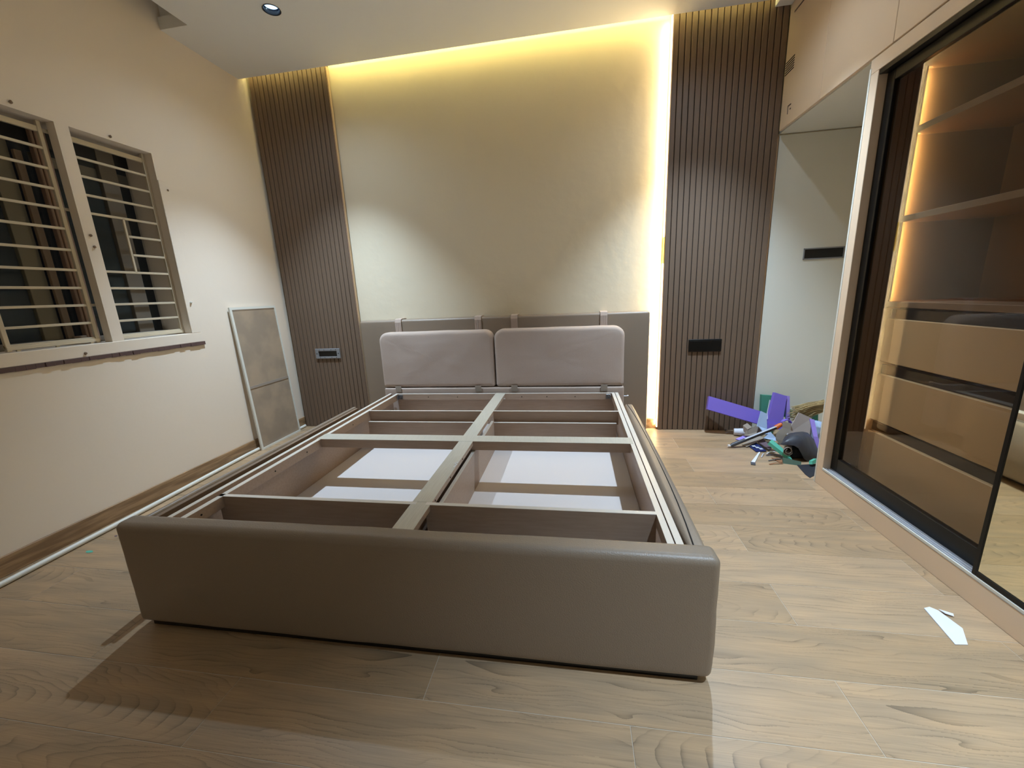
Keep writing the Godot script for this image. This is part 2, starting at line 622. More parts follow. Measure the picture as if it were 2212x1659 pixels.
func shell() -> void:
	var wb := bx("wall_back", Vector3(XL - 0.22, -0.1, ZW - 0.15), Vector3(XR + 0.15, 3.2, ZW), M.wall_centre, self, 0.0)
	struct(wb)
	var nb := bx("wall_niche", Vector3(1.412, 0, ZW), Vector3(XR, 2.14, ZW + 0.012), M.niche_paint, self, 0.0)
	struct(nb)
	struct(bx("trim_1", Vector3(XC, 0, ZW), Vector3(1.412, 2.14, ZW + 0.006), M.laminate_beige, self, 0.001))
	struct(bx("wall_right", Vector3(XR, -0.1, ZW), Vector3(XR + 0.15, 3.2, ZF), M.niche_paint, self, 0.0))
	struct(bx("wall_front", Vector3(XL - 0.22, -0.1, ZF), Vector3(XR + 0.15, 3.2, ZF + 0.15), M.wall_paint, self, 0.0))  # out of view, sends soft light back into the room
	var wl := csg("wall_left", Vector3(XL - 0.22, -0.1, ZW), Vector3(XL, 3.2, ZF), M.wall_paint)
	cut_box(wl, Vector3(XL - 0.5, 0.988, 0.923), Vector3(XL + 0.1, 2.101, 1.90), M.wall_paint)
	struct(wl)
	# window post between the two lights
	struct(bx("trim_2", Vector3(XL - 0.05, 0.988, 1.339), Vector3(XL, 2.101, 1.3995), M.wall_paint, self, 0.0))
	# raised plaster band round the window, granite edge below
	var s := st()
	box(s, Vector3(XL, 0.925, 0.857), Vector3(XL + 0.006, 0.988, 2.3), 0.002)
	box(s, Vector3(XL, 0.988, 0.857), Vector3(XL + 0.006, 1.95, 0.923), 0.002)
	struct(obj("trim_3", s, M.wall_paint))
	s = st()
	var nz := 40
	for i in nz:
		var z0 := 0.845 + 1.455 * i / nz
		var d := 0.010 + 0.004 * rng.randf()
		box(s, Vector3(XL, 0.905 - 0.004 * rng.randf(), z0), Vector3(XL + d, 0.925, z0 + 1.455 / nz + 0.0005), 0.001)
	struct(obj("window_sill", s, M.granite))
	# ceiling: a false ceiling slab with the lamp holes and the curtain pocket cut out of it
	var c := csg("ceiling", Vector3(XL, YC, ZC), Vector3(XR, YC + 0.07, ZF), M.ceiling_paint)
	cut_box(c, Vector3(XL - 0.1, YC - 0.1, 0.681), Vector3(-2.38, YC + 0.2, ZF + 0.1), M.ceiling_paint)
	for p in [Vector2(-1.785, 0.685), Vector2(0.83, 0.685), Vector2(0.95, 3.0), Vector2(-1.785, 3.0), Vector2(-1.785, 5.5), Vector2(0.95, 5.5)]:
		var h := CSGCylinder3D.new()
		h.name = "opening"
		h.operation = CSGShape3D.OPERATION_SUBTRACTION
		h.radius = 0.05
		h.height = 0.3
		h.sides = 40
		h.position = Vector3(p.x, YC, p.y) - c.position
		h.material = M.black_plastic
		c.add_child(h, true)
	struct(c)
	struct(bx("ceiling_end", Vector3(1.296, YC, 0.0005), Vector3(XR, YC + 0.07, ZC), M.ceiling_paint, self, 0.0))
	struct(bx("ceiling_upper", Vector3(XL - 0.22, 3.06, ZW - 0.15), Vector3(XR + 0.15, 3.2, ZF + 0.15), M.cove_paint, self, 0.0))
	struct(bx("ceiling_cove_back", Vector3(XL, YC + 0.07, 0.26), Vector3(XR, 3.06, 0.30), M.cove_paint, self, 0.0))
	struct(bx("ceiling_pocket", Vector3(-2.38, YC + 0.07, 0.62), Vector3(-2.34, 3.06, ZF), M.ceiling_paint, self, 0.0))
	struct(bx("ceiling_pocket_end", Vector3(XL, YC + 0.07, 0.62), Vector3(-2.34, 3.06, 0.66), M.ceiling_paint, self, 0.0))
	# skirting
	struct(bx("baseboard_left", Vector3(XL, 0, ZW), Vector3(XL + 0.012, 0.0914, ZF), M.skirting, self, 0.002))
	struct(bx("baseboard_back", Vector3(0.44, 0, ZW), Vector3(0.668, 0.085, ZW + 0.012), M.skirting, self, 0.002))
	# downlights; the last two are fill added behind the camera
	var k := 0
	for p in [Vector2(-1.785, 0.685), Vector2(0.83, 0.685), Vector2(0.95, 3.0), Vector2(-1.785, 5.5), Vector2(0.95, 5.5)]:
		var lab: String = ["small round black recessed downlight with a bluish lit lens, left of the bed", "round recessed ceiling downlight over the right back corner of the room", "unseen round ceiling downlight lighting the floor in front of the wardrobe mirror", "added unseen fill downlight behind the camera, window side", "added unseen fill downlight behind the camera, wardrobe side"][k]
		var t := thing("downlight", lab, "ceiling light", Vector3(p.x, YC, p.y))
		var r := st()
		var prof := [Vector2(0.0515, -0.0025), Vector2(0.049, -0.004), Vector2(0.046, -0.001), Vector2(0.044, 0.016)]
		lathe(r, prof, Vector3(p.x, YC, p.y))
		obj("trim_ring", r, M.black_plastic, t)
		r = st()
		lathe(r, [Vector2(0.044, 0.016), Vector2(0.034, 0.034)], Vector3(p.x, YC, p.y))
		obj("reflector", r, M.lamp_chrome, t)
		r = st()
		lathe(r, [Vector2(0.040, 0.024), Vector2(0.028, 0.028), Vector2(0.014, 0.018), Vector2(0.0005, 0.015)], Vector3(p.x, YC, p.y))
		obj("lens", r, M.lamp_lens, t)
		k += 1


func lathe(s: SurfaceTool, prof: Array, at: Vector3, seg := 32) -> void:
	for i in prof.size() - 1:
		for k in seg:
			var a := TAU * k / seg
			var b := TAU * (k + 1) / seg
			var q := []
			for e in [[i, a], [i, b], [i + 1, b], [i + 1, a]]:
				var v: Vector2 = prof[e[0]]
				q.append(at + Vector3(cos(e[1]) * v.x, v.y, sin(e[1]) * v.x))
			quad(s, q[0], q[1], q[2], q[3], at + Vector3(0, 0.5, 0))


# ================= floor of wood-look tiles
func plank_texture(v: int) -> ImageTexture:
	var w := 1024
	var h := 171
	var n1 := FastNoiseLite.new()
	n1.seed = 100 + v
	n1.frequency = 1.0
	n1.fractal_octaves = 2
	var n2 := FastNoiseLite.new()
	n2.seed = 300 + v
	n2.frequency = 1.0
	n2.fractal_octaves = 3
	var r := RandomNumberGenerator.new()
	r.seed = 50 + v
	var cathedral := v % 2 == 0
	var cu := r.randf_range(0.3, 0.9) if cathedral else r.randf_range(-3.0, -2.0)
	var cv := r.randf_range(-0.05, 0.05)
	var sl := r.randf_range(0.10, 0.2) if cathedral else 0.012
	var freq := r.randf_range(75.0, 105.0)
	var data := PackedByteArray()
	data.resize(w * h * 3)
	var i := 0
	var base := Vector3(0.705, 0.59, 0.465)
	for y in h:
		var pv := (float(y) / h - 0.5) * 0.2
		for x in w:
			var pu := 1.2 * x / w
			var big := n1.get_noise_2d(pu * 2.4, pv * 14.0)
			var warp := big * 0.022 + n1.get_noise_2d(pu * 5.0 + 7.0, pv * 40.0) * 0.0018
			var dv := pv - cv + warp
			var du := (pu - cu) * sl
			var d := sqrt(dv * dv + du * du)
			var ring := d * freq
			ring -= floorf(ring)
			var line := pow(ring, 10.0)
			var streak := n2.get_noise_2d(pu * 4.0, pv * 420.0)
			var fade := clampf(0.55 + 0.9 * n1.get_noise_2d(pu * 1.7 + 31.0, pv * 12.0), 0.0, 1.0)
			var k := 1.0 - 0.25 * line * fade - 0.04 * ring * fade + 0.075 * streak + 0.06 * big
			var warm := 0.012 * big
			data[i] = clampi(int(255.0 * (base.x * k + warm)), 0, 255)
			data[i + 1] = clampi(int(255.0 * base.y * k), 0, 255)
			data[i + 2] = clampi(int(255.0 * (base.z * k - warm)), 0, 255)
			i += 3
	return ImageTexture.create_from_image(Image.create_from_data(w, h, false, Image.FORMAT_RGB8, data))


func floor_planks() -> void:
	var f := Node3D.new()
	f.name = "floor"
	add_child(f)
	struct(f)
	bx("grout_bed", Vector3(XL - 0.2, -0.1, ZW - 0.1), Vector3(XR + 0.1, -0.0012, ZF + 0.1), M.grout, f, 0.0)
	var pm := []
	for v in 8:
		var t := plank_texture(v)
		for tone in 2:
			var m := StandardMaterial3D.new()
			m.resource_name = "plank"
			m.albedo_texture = t
			m.albedo_color = Color(1, 1, 1) if tone == 0 else Color(0.945, 0.94, 0.925)
			m.roughness = 0.40
			pm.append(m)
	var row := 0
	var z := 2.39 - 0.2 * 13
	while z < ZF:
		var z0 := maxf(z, ZW) + 0.0007
		var z1 := minf(z + 0.2, ZF) - 0.0007
		var off := 0.75 if absi(row) % 2 == 0 else 0.14
		var x := off - 3.6
		if z1 - z0 > 0.02:
			while x < XR:
				var x0 := maxf(x, XL) + 0.0007
				var x1 := minf(x + 1.2, XR) - 0.0007
				if x1 - x0 > 0.02:
					plank(f, Vector3(x0, -0.012, z0), Vector3(x1, 0, z1), (x0 - x) / 1.2, (x1 - x) / 1.2, pm[rng.randi() % pm.size()])
				x += 1.2
		z += 0.2
		row += 1


func plank(f: Node3D, a: Vector3, b: Vector3, u0: float, u1: float, m: Material) -> void:
	var s := st()
	var fl := rng.randi() % 4
	var e := 0.0008
	var top := [Vector3(a.x + e, 0, a.z + e), Vector3(b.x - e, 0, a.z + e), Vector3(b.x - e, 0, b.z - e), Vector3(a.x + e, 0, b.z - e)]
	var low := [Vector3(a.x, -e, a.z), Vector3(b.x, -e, a.z), Vector3(b.x, -e, b.z), Vector3(a.x, -e, b.z)]
	var bot := [Vector3(a.x, a.y, a.z), Vector3(b.x, a.y, a.z), Vector3(b.x, a.y, b.z), Vector3(a.x, a.y, b.z)]
	var uv := [Vector2(u0, 0), Vector2(u1, 0), Vector2(u1, 1), Vector2(u0, 1)]
	for i in 4:
		if fl & 1:
			uv[i].x = 1.0 - uv[i].x
		if fl & 2:
			uv[i].y = 1.0 - uv[i].y
	var emit := func(q: Array, t: Array, n: Vector3) -> void:
		for k in [0, 1, 2, 0, 2, 3]:
			s.set_normal(n)
			s.set_uv(t[k])
			s.add_vertex(q[k])
	emit.call(top, uv, Vector3.UP)
	for i in 4:
		var j := (i + 1) % 4
		var n: Vector3 = [Vector3(0, 0, -1), Vector3(1, 0, 0), Vector3(0, 0, 1), Vector3(-1, 0, 0)][i]
		emit.call([top[i], low[i], low[j], top[j]], [uv[i], uv[i], uv[j], uv[j]], (n + Vector3.UP).normalized())
		emit.call([low[i], bot[i], bot[j], low[j]], [uv[i], uv[i], uv[j], uv[j]], n)
	obj("floor_plank", s, m, f)


# ================= window in the left wall
func window() -> void:
	var w := Node3D.new()
	w.name = "window_1"
	add_child(w)
	struct(w)
	var xd := XL - 0.20
	var put := func(called: String, za: float, zb: float, ya: float, yb: float, d0: float, d1: float, m: Material) -> void:
		bx(called, Vector3(XL - d1, ya, za), Vector3(XL - d0, yb, zb), m, w, 0.002)
	put.call("sash_stile", 1.005, 1.098, 0.99, 2.09, 0.185, 0.215, M.sash_grey)
	put.call("sash_stile", 1.445, 1.475, 0.99, 1.97, 0.18, 0.20, M.sash_beige)
	put.call("sash_stile", 1.485, 1.565, 0.99, 2.09, 0.195, 0.22, M.sash_olive)
	for i in 4:
		put.call("sash_rib", 1.335 + 0.016 * i, 1.335 + 0.016 * i + 0.014, 0.99, 2.09, 0.165 + 0.006 * (i % 2), 0.2, M.sash_pink)
	put.call("sash_rail", 0.923, 1.90, 2.02, 2.10, 0.19, 0.22, M.sash_dark)
	put.call("sash_rail", 0.923, 1.40, 1.93, 1.985, 0.215, 0.22, M.sash_grey)
	put.call("sash_rail", 0.923, 1.90, 0.988, 1.02, 0.17, 0.22, M.sash_grey)
	put.call("sash_rail", 1.40, 1.46, 1.0, 1.03, 0.165, 0.185, M.sash_beige)
	put.call("glass_pane", 0.923, 1.42, 1.0, 2.09, 0.203, 0.207, M.clear_glass)
	put.call("glass_pane", 1.40, 1.90, 1.0, 2.09, 0.209, 0.213, M.clear_glass)
	# steel grilles
	var gx := XL - 0.06
	var ys := [1.1, 1.195, 1.287, 1.38, 1.483, 1.59, 1.69, 1.785, 1.88, 1.974]
	for g in 2:
		var za: float = [0.924, 1.420][g]
		var zb: float = [1.318, 1.800][g]
		var t := thing("window_grille", ["cream steel window grille right of the post, with a short upright bar inside", "cream steel window grille left of the post, of plain horizontal bars"][g], "window grille", Vector3(gx, 0.99, (za + zb) / 2), "window grilles")
		for z in [za, zb - 0.018]:
			bx("frame_stile", Vector3(gx - 0.008, 0.99, z), Vector3(gx + 0.008, 2.10 if z < zb - 0.02 else 2.06, z + 0.018), M.cream_metal, t)
		bx("frame_rail", Vector3(gx - 0.010, 1.0, za), Vector3(gx + 0.002, 1.022, zb), M.cream_metal, t)
		bx("frame_rail", Vector3(gx + 0.002, 0.996, za), Vector3(gx + 0.010, 1.014, zb), M.cream_metal, t)
		bx("frame_rail", Vector3(gx - 0.010, 2.048, za), Vector3(gx + 0.004, 2.074, zb + (0.0 if g == 0 else 0.02)), M.cream_metal, t)
		for y in ys:
			var z1 := zb
			if g == 0 and y > 1.45 and y < 1.65:
				z1 = 1.136
			bx("bar", Vector3(gx - 0.005, y - 0.0065, za), Vector3(gx + 0.006, y + 0.0065, z1), M.cream_metal, t)
		if g == 0:
			bx("upright_bar", Vector3(gx - 0.005, 1.38, 1.130), Vector3(gx + 0.006, 1.69, 1.142), M.cream_metal, t)
			for y in [1.287, 1.785]:
				bx("tie", Vector3(gx - 0.005, y - 0.007, 0.90), Vector3(gx + 0.005, y + 0.007, za), M.cream_metal, t)
		else:
			for y in [1.195, 1.69]:
				bx("tie", Vector3(gx - 0.005, y - 0.007, 1.345), Vector3(gx + 0.005, y + 0.007, za), M.cream_metal, t)
			bx("tie", Vector3(gx - 0.005, 2.052, 1.36), Vector3(gx + 0.004, 2.07, za), M.cream_metal, t)
			bx("tie", Vector3(gx - 0.005, 2.06, za), Vector3(gx + 0.004, 2.10, za + 0.015), M.cream_metal, t)
			for z in [1.45, 1.60, 1.75]:
				bx("tie", Vector3(gx - 0.005, 0.987, z), Vector3(gx + 0.005, 1.0, z + 0.015), M.cream_metal, t)
	# wall plugs and nails round the window
	var lab := ["dark wall plug above the left end of the window", "dark wall plug above the right window light", "dark wall plug beside the top right corner of the window", "pale hook right of the window near its lower corner", "upper dark plug on the window post", "lower dark plug on the window post", "small nail in the plaster band below the left window light"]
	var pts := [Vector2(2.125, 1.551), Vector2(2.119, 1.144), Vector2(1.90, 0.871), Vector2(1.193, 0.885), Vector2(1.562, 1.370), Vector2(1.503, 1.366), Vector2(0.945, 1.544)]
	for i in pts.size():
		var p: Vector2 = pts[i]
		var s := st()
		var x0 := XL + (0.006 if i == 3 or i == 6 else 0.0)
		tube(s, [Vector3(x0 - 0.002, p.x, p.y), Vector3(x0 + 0.004, p.x, p.y), Vector3(x0 + 0.012, p.x + 0.002, p.y + 0.006)], [0.008, 0.0065, 0.004], 8)
		tag(obj("wall_plug", s, M.sash_beige if i != 3 else M.white_plastic), lab[i], "wall plug", "plugs and nails round the window")


# ================= cove and led strips
func cove_and_strips() -> void:
	var t := thing("cove_led_strip", "yellow led strip hidden above the false ceiling edge along the back wall", "led strip", Vector3(-0.65, YC + 0.07, 0.165))
	bx("led_tape", Vector3(-2.55, YC + 0.078, 0.155), Vector3(1.27, YC + 0.082, 0.175), M.led_cove, t, 0.0)
	bx("channel", Vector3(-2.56, YC + 0.07, 0.150), Vector3(1.28, YC + 0.078, 0.180), M.aluminium, t, 0.0)
	t = thing("led_strip", "glowing warm white led strip down the left edge of the right fluted panel", "led strip", Vector3(0.67, 0.02, -0.02))
	bx("led_lens", Vector3(0.666, 0.02, -0.036), Vector3(0.672, 1.33, -0.006), M.led_white, t, 0.0)
	bx("led_lens", Vector3(0.666, 1.52, -0.036), Vector3(0.672, YC + 0.05, -0.006), M.led_white, t, 0.0)
	var o := bx("led_lens", Vector3(0.666, 1.33, -0.036), Vector3(0.672, 1.52, -0.006), M.led_orange, t, 0.0)
	o.set_meta("label", "orange discoloured stretch of the strip")
	t = thing("led_strip", "unlit tan led strip down the right edge of the left fluted panel", "led strip", Vector3(-1.884, 0.02, -0.02))
	bx("led_lens", Vector3(-1.885, 0.02, -0.034), Vector3(-1.880, YC + 0.05, -0.010), M.led_off, t, 0.0)
	bx("channel", Vector3(-1.8855, 0.02, -0.010), Vector3(-1.882, YC + 0.05, -0.001), M.sash_pink, t, 0.0)


# ================= fluted wall panels
func wall_panels() -> void:
	for g in 2:
		var x0: float = [-2.557, 0.673][g]
		var x1: float = [-1.886, XC][g]
		var n: int = [17, 18][g]
		var top := 3.0
		var t := thing("fluted_panel", ["tall brown fluted wall panel left of the bed, beside the window wall", "tall brown fluted wall panel right of the bed, beside the glowing strip"][g], "wall panel", Vector3((x0 + x1) / 2, 0, 0))
		bx("backing", Vector3(x0, 0, ZW + 0.001), Vector3(x1, top, -0.012), M.groove, t, 0.0)
		var pitch := (x1 - x0) / n
		var first: MeshInstance3D
		for i in n:
			if i == 0:
				var s := st()
				var w := pitch - 0.0045
				var prof := [Vector2(0, -0.0121), Vector2(0, -0.003), Vector2(0.0012, -0.0008), Vector2(0.0035, 0), Vector2(w - 0.0035, 0), Vector2(w - 0.0012, -0.0008), Vector2(w, -0.003), Vector2(w, -0.0121)]
				for k in prof.size():
					var a: Vector2 = prof[k]
					var b: Vector2 = prof[(k + 1) % prof.size()]
					var c := Vector3(x0 + w / 2, top / 2, -0.006)
					quad(s, Vector3(x0 + a.x, 0.002, a.y), Vector3(x0 + b.x, 0.002, b.y), Vector3(x0 + b.x, top, b.y), Vector3(x0 + a.x, top, a.y), Vector3(c.x, top / 2, c.z))
				for k in range(1, prof.size() - 1):
					for y in [0.002, top]:
						tri(s, Vector3(x0 + prof[0].x, y, prof[0].y), Vector3(x0 + prof[k].x, y, prof[k].y), Vector3(x0 + prof[k + 1].x, y, prof[k + 1].y), Vector3(x0, top / 2, -0.006))
				first = obj("slat", s, M.slat, t)
				first.position.x += 0.00225
			else:
				var d := first.duplicate()
				d.name = "slat"
				t.add_child(d, true)
				d.position = first.position + Vector3(pitch * i, 0, 0)


# ================= wardrobe along the right wall
func wardrobe() -> void:
	var t := thing("wardrobe", "tall built-in wardrobe with black framed sliding doors of tinted glass and mirror", "wardrobe", Vector3(1.69, 0, 2.2))
	var z0 := 0.875
	var z1 := ZF - 0.01
	var lam: Material = M.laminate_beige
	bx("plinth", Vector3(XC, 0, z0), Vector3(1.98, 0.098, z1), lam, t)
	bx("header", Vector3(XC, 2.083, z0), Vector3(1.98, 2.147, z1), lam, t)
	bx("side_panel", Vector3(XC, 0.098, z0), Vector3(1.98, 2.083, 0.935), lam, t)
	bx("edge_highlight", Vector3(XC - 0.0015, 0.0, z0 - 0.001), Vector3(XC + 0.006, 2.11, z0 + 0.010), M.white_plastic, t, 0.0006)  # white strip stands for the bright highlight on the corner
	bx("side_lining", Vector3(1.475, 0.12, 0.9352), Vector3(1.975, 2.083, 0.938), M.wardrobe_lining, t, 0.0)
	bx("back_panel", Vector3(1.966, 0.098, 0.938), Vector3(1.98, 2.083, z1), M.wardrobe_back, t)
	bx("partition", Vector3(1.475, 0.12, 1.84), Vector3(1.966, 2.083, 1.86), M.wardrobe_inside, t)
	bx("bottom_board", Vector3(1.475, 0.098, 0.938), Vector3(1.966, 0.12, z1), M.wardrobe_inside, t)
	bx("top_board", Vector3(1.475, 2.06, 0.938), Vector3(1.966, 2.083, z1), M.wardrobe_inside, t)
	for y in [1.82, 1.435, 1.035]:
		bx("shelf", Vector3(1.556, y - 0.028, 0.938), Vector3(1.966, y, 1.84), M.wardrobe_inside, t)
	var l := bx("led_strip", Vector3(1.5665, 0.12, 0.9385), Vector3(1.5705, 2.06, 0.943), M.led_wardrobe, t, 0.0)
	l.set_meta("label", "warm led strip up the inside of the wardrobe")
	bx("led_profile", Vector3(1.556, 0.12, 0.938), Vector3(1.566, 2.06, 0.972), M.wardrobe_lining, t)
	var s := st()
	soft(s, Vector3(1.545, 0.12, 0.955), Vector3(1.70, 1.005, 0.992), 0.012, Vector3(), 0.0, 4)
	obj("filler_post", smooth(s), M.drawer_face, t)
	bx("drawer_carcass", Vector3(1.60, 0.12, 0.993), Vector3(1.95, 1.006, 1.838), M.black_plastic, t)
	for e in [[0.735, 0.952], [0.428, 0.672], [0.122, 0.368]]:
		var d := bx("drawer", Vector3(1.545, e[0], 0.994), Vector3(1.565, e[1], 1.838), M.drawer_face, t, 0.003)
		bx("handle_lip", Vector3(1.56, e[1], 0.994), Vector3(1.60, e[1] + 0.048, 1.838), M.black_plastic, d, 0.002)
	# bottom and top tracks
	s = st()
	box(s, Vector3(XC - 0.001, 0.098, 0.935), Vector3(1.475, 0.101, z1), 0.0005)
	for x in [1.402, 1.416, 1.430, 1.458]:
		box(s, Vector3(x, 0.101, 0.935), Vector3(x + 0.003, 0.110, z1), 0.0008)
	obj("bottom_track", s, M.aluminium, t)
	bx("track_lip", Vector3(XC - 0.001, 0.0985, 0.935), Vector3(XC + 0.005, 0.1115, z1), M.white_plastic, t, 0.001)
	s = st()
	box(s, Vector3(XC + 0.004, 2.062, 0.935), Vector3(1.475, 2.083, z1), 0.001)
	obj("top_track", s, M.black_frame, t)
	# clear bronze door, rear track
	door(t, 1.426, 0.938, 1.836, 0.112, 2.06, 0.05, 0.075, 0.045, M.tinted_glass, "sliding_door", "glass_pane", 0.05)
	# mirror doors, front track
	door(t, 1.390, 1.806, 2.99, 0.112, 2.06, 0.016, 0.02, 0.02, M.bronze_mirror, "sliding_door", "mirror_pane", 0.016)
	door(t, 1.426, 2.97, z1 - 0.01, 0.112, 2.06, 0.016, 0.02, 0.02, M.bronze_mirror, "sliding_door", "mirror_pane", 0.016)
	# loft cabinets above
	t = thing("loft_cabinet", "row of beige overhead cabinet doors above the wardrobe and niche", "cabinet", Vector3(1.69, 2.15, 2.1))
	bx("carcass", Vector3(XC + 0.02, 2.149, ZW + 0.002), Vector3(1.985, YC - 0.001, z1), M.niche_paint, t, 0.0)
	var seams := [0.004, 0.467, 1.003, 1.54, 2.075, 2.61, 3.145, 3.68, z1]
	var first: MeshInstance3D
	for i in seams.size() - 1:
		var d := bx("door", Vector3(XC, 2.155, seams[i] + 0.0012), Vector3(XC + 0.018, YC - 0.004, seams[i + 1] - 0.0012), lam, t, 0.0015)
		if i == 0:
			first = d
	for i in 6:
		var y := 2.479 + 0.0138 * i
		bx("vent_slot", Vector3(XC - 0.0008, y - 0.0035, 0.012), Vector3(XC + 0.003, y + 0.0035, 0.122), M.hole, first, 0.0)
	bx("catch", Vector3(XC - 0.0015, 2.222, 0.095), Vector3(XC + 0.002, 2.272, 0.101), M.granite, first, 0.0)
	bx("catch", Vector3(XC - 0.0015, 2.264, 0.095), Vector3(XC + 0.002, 2.272, 0.135), M.granite, first, 0.0)
	bx("catch", Vector3(XC - 0.0015, 2.238, 0.125), Vector3(XC + 0.002, 2.246, 0.137), M.granite, first, 0.0)
	bx("slot", Vector3(XC - 0.0008, 2.806, 0.06), Vector3(XC + 0.002, 2.816, 0.25), M.granite, first, 0.0)


func door(t: Node3D, x: float, za: float, zb: float, ya: float, yb: float, stile: float, low: float, high: float, pane: Material, called: String, pane_name: String, stile_b: float) -> void:
	var s := st()
	box(s, Vector3(x, ya, za), Vector3(x + 0.028, yb, za + stile), 0.002)
	box(s, Vector3(x, ya, zb - stile_b), Vector3(x + 0.028, yb, zb), 0.002)
	box(s, Vector3(x, ya, za + stile), Vector3(x + 0.028, ya + low, zb - stile_b), 0.002)
	box(s, Vector3(x, yb - high, za + stile), Vector3(x + 0.028, yb, zb - stile_b), 0.002)
	var o := obj(called, s, M.black_frame, t)
	s = st()
	if pane == M.tinted_glass:
		var xm := x + 0.012
		var e := [Vector3(xm, ya + low, za + stile), Vector3(xm, yb - high, za + stile), Vector3(xm, yb - high, zb - stile_b), Vector3(xm, ya + low, zb - stile_b)]
		quad(s, e[0], e[1], e[2], e[3], Vector3(xm + 1, 1, 1.3))
	else:
		box(s, Vector3(x + 0.004, ya + low, za + stile), Vector3(x + 0.009, yb - high, zb - stile_b), 0.0)
	obj(pane_name, s, pane, o)


# ================= bed
func bed() -> void:
	var t := thing("storage_bed", "large taupe upholstered storage bed frame without mattress, its compartments open", "bed", Vector3(-0.61, 0, 1.2))
	var yt := 0.379
	var yr := 0.329
	var F: Material = M.board_face
	var E: Material = M.board_edge
	# headboard with the lower rail in front of it
	var s := st()
	soft(s, Vector3(-1.832, 0.012, ZW + 0.002), Vector3(0.575, 0.983, 0.075), 0.022, Vector3(0, 0, 0.004), 0.002, 22)
	obj("headboard", smooth(s), M.leather, t)
	s = st()
	soft(s, Vector3(-1.605, 0.10, 0.078), Vector3(0.375, 0.418, 0.200), 0.012, Vector3(), 0.0, 10)
	obj("head_rail", smooth(s), M.fabric, t)
	# footboard
	s = st()
	soft(s, Vector3(-1.607, 0.024, 2.178), Vector3(0.391, 0.428, 2.255), 0.022, Vector3(0, 0.004, 0.006), 0.006, 26, 5)
	obj("footboard", smooth(s), M.leather, t)
	bx("foot_strip", Vector3(-1.575, 0, 2.185), Vector3(0.355, 0.032, 2.236), M.black_plastic, t)  # black strip fills the dark gap and stops light leaking under
	# side rails: the box side and a cleat inside it
	board("box_side", Vector3(-1.548, 0.097, 0.224), Vector3(-1.527, yt, 2.178), F, E, t)
	board("side_rail", Vector3(-1.489, yr, 0.224), Vector3(-1.465, yt, 2.178), F, E, t)
	board("side_rail", Vector3(0.278, yr, 0.224), Vector3(0.300, yt, 2.178), F, E, t)
	board("box_side", Vector3(0.3045, 0.097, 0.224), Vector3(0.327, yt, 2.178), F, E, t)
	bx("rail_gap_filler", Vector3(-1.527, yr, 0.25), Vector3(-1.489, yt - 0.025, 2.17), F, t)
	bx("rail_gap_filler", Vector3(0.300, yr, 0.25), Vector3(0.3045, yt - 0.012, 2.17), M.hole, t, 0.0)  # black fill stands for the shade in the narrow gap
	# back rails, beams
	board("cross_rail", Vector3(-1.465, yr, 0.228), Vector3(-0.635, yt, 0.246), F, E, t)
	board("cross_rail", Vector3(-0.555, yr, 0.228), Vector3(0.278, yt, 0.246), F, E, t)
	board("cross_rail", Vector3(-1.465, 0.288, 0.711), Vector3(-0.632, yt, 0.727), F, E, t)
	board("cross_rail", Vector3(-0.553, 0.288, 0.711), Vector3(0.278, yt, 0.727), F, E, t)
	for e in [[0.222, 1.203], [1.292, 1.936], [1.956, 2.178]]:
		board("centre_beam", Vector3(-0.632, 0.355, e[0]), Vector3(-0.553, yt, e[1]), F, M.beam_top, t)
	board("centre_beam", Vector3(-0.625, 0.355, 1.936), Vector3(-0.56, yt - 0.0006, 1.956), F, M.beam_top, t)
	board("cross_beam", Vector3(-1.492, yr, 1.203), Vector3(0.293, yt + 0.0008, 1.292), F, M.beam_top, t)
	# full-height panels of the boxes
	board("cross_panel", Vector3(-1.489, 0.115, 1.936), Vector3(-0.612, yt, 1.956), F, E, t)
	board("cross_panel", Vector3(-0.573, 0.115, 1.936), Vector3(0.279, yt, 1.956), F, E, t)
	board("partition", Vector3(-1.46, 0.115, 0.752), Vector3(-0.645, 0.310, 0.768), F, E, t)
	board("partition", Vector3(-0.555, 0.115, 0.752), Vector3(0.262, 0.310, 0.768), F, E, t)
	board("back_panel", Vector3(-1.485, 0.115, 0.204), Vector3(0.30, yr - 0.002, 0.218), F, E, t)
	board("divider", Vector3(-0.562, 0.115, 0.768), Vector3(-0.545, 0.322, 1.935), F, E, t)
	board("divider", Vector3(-0.642, 0.115, 0.768), Vector3(-0.625, 0.322, 1.935), F, E, t)
	# pale bottom of the boxes
	bx("bottom_board", Vector3(-1.5265, 0.097, 0.22), Vector3(-0.600, 0.115, 2.176), M.sheet_white, t)
	bx("bottom_board", Vector3(-0.599, 0.097, 0.22), Vector3(0.304, 0.115, 2.176), M.sheet_white, t)
	for x in [-1.45, -0.60, 0.25]:
		for z in [0.35, 1.24, 2.05]:
			bx("support_block", Vector3(x - 0.04, 0, z - 0.04), Vector3(x + 0.04, 0.097, z + 0.04), M.base_brown, t)
	# corner brackets
	for x in [-1.458, 0.234]:
		s = st()
		box(s, Vector3(x, 0.335, 0.2465), Vector3(x + 0.035, 0.371, 0.250), 0.001)
		box(s, Vector3(x if x < 0 else x + 0.031, 0.335, 0.25), Vector3(x + 0.004 if x < 0 else x + 0.035, 0.371, 0.28), 0.001)
		tube(s, [Vector3(x + 0.018, 0.352, 0.25), Vector3(x + 0.018, 0.352, 0.259)], [0.008, 0.006], 8)
		obj("corner_bracket", s, M.steel, t)
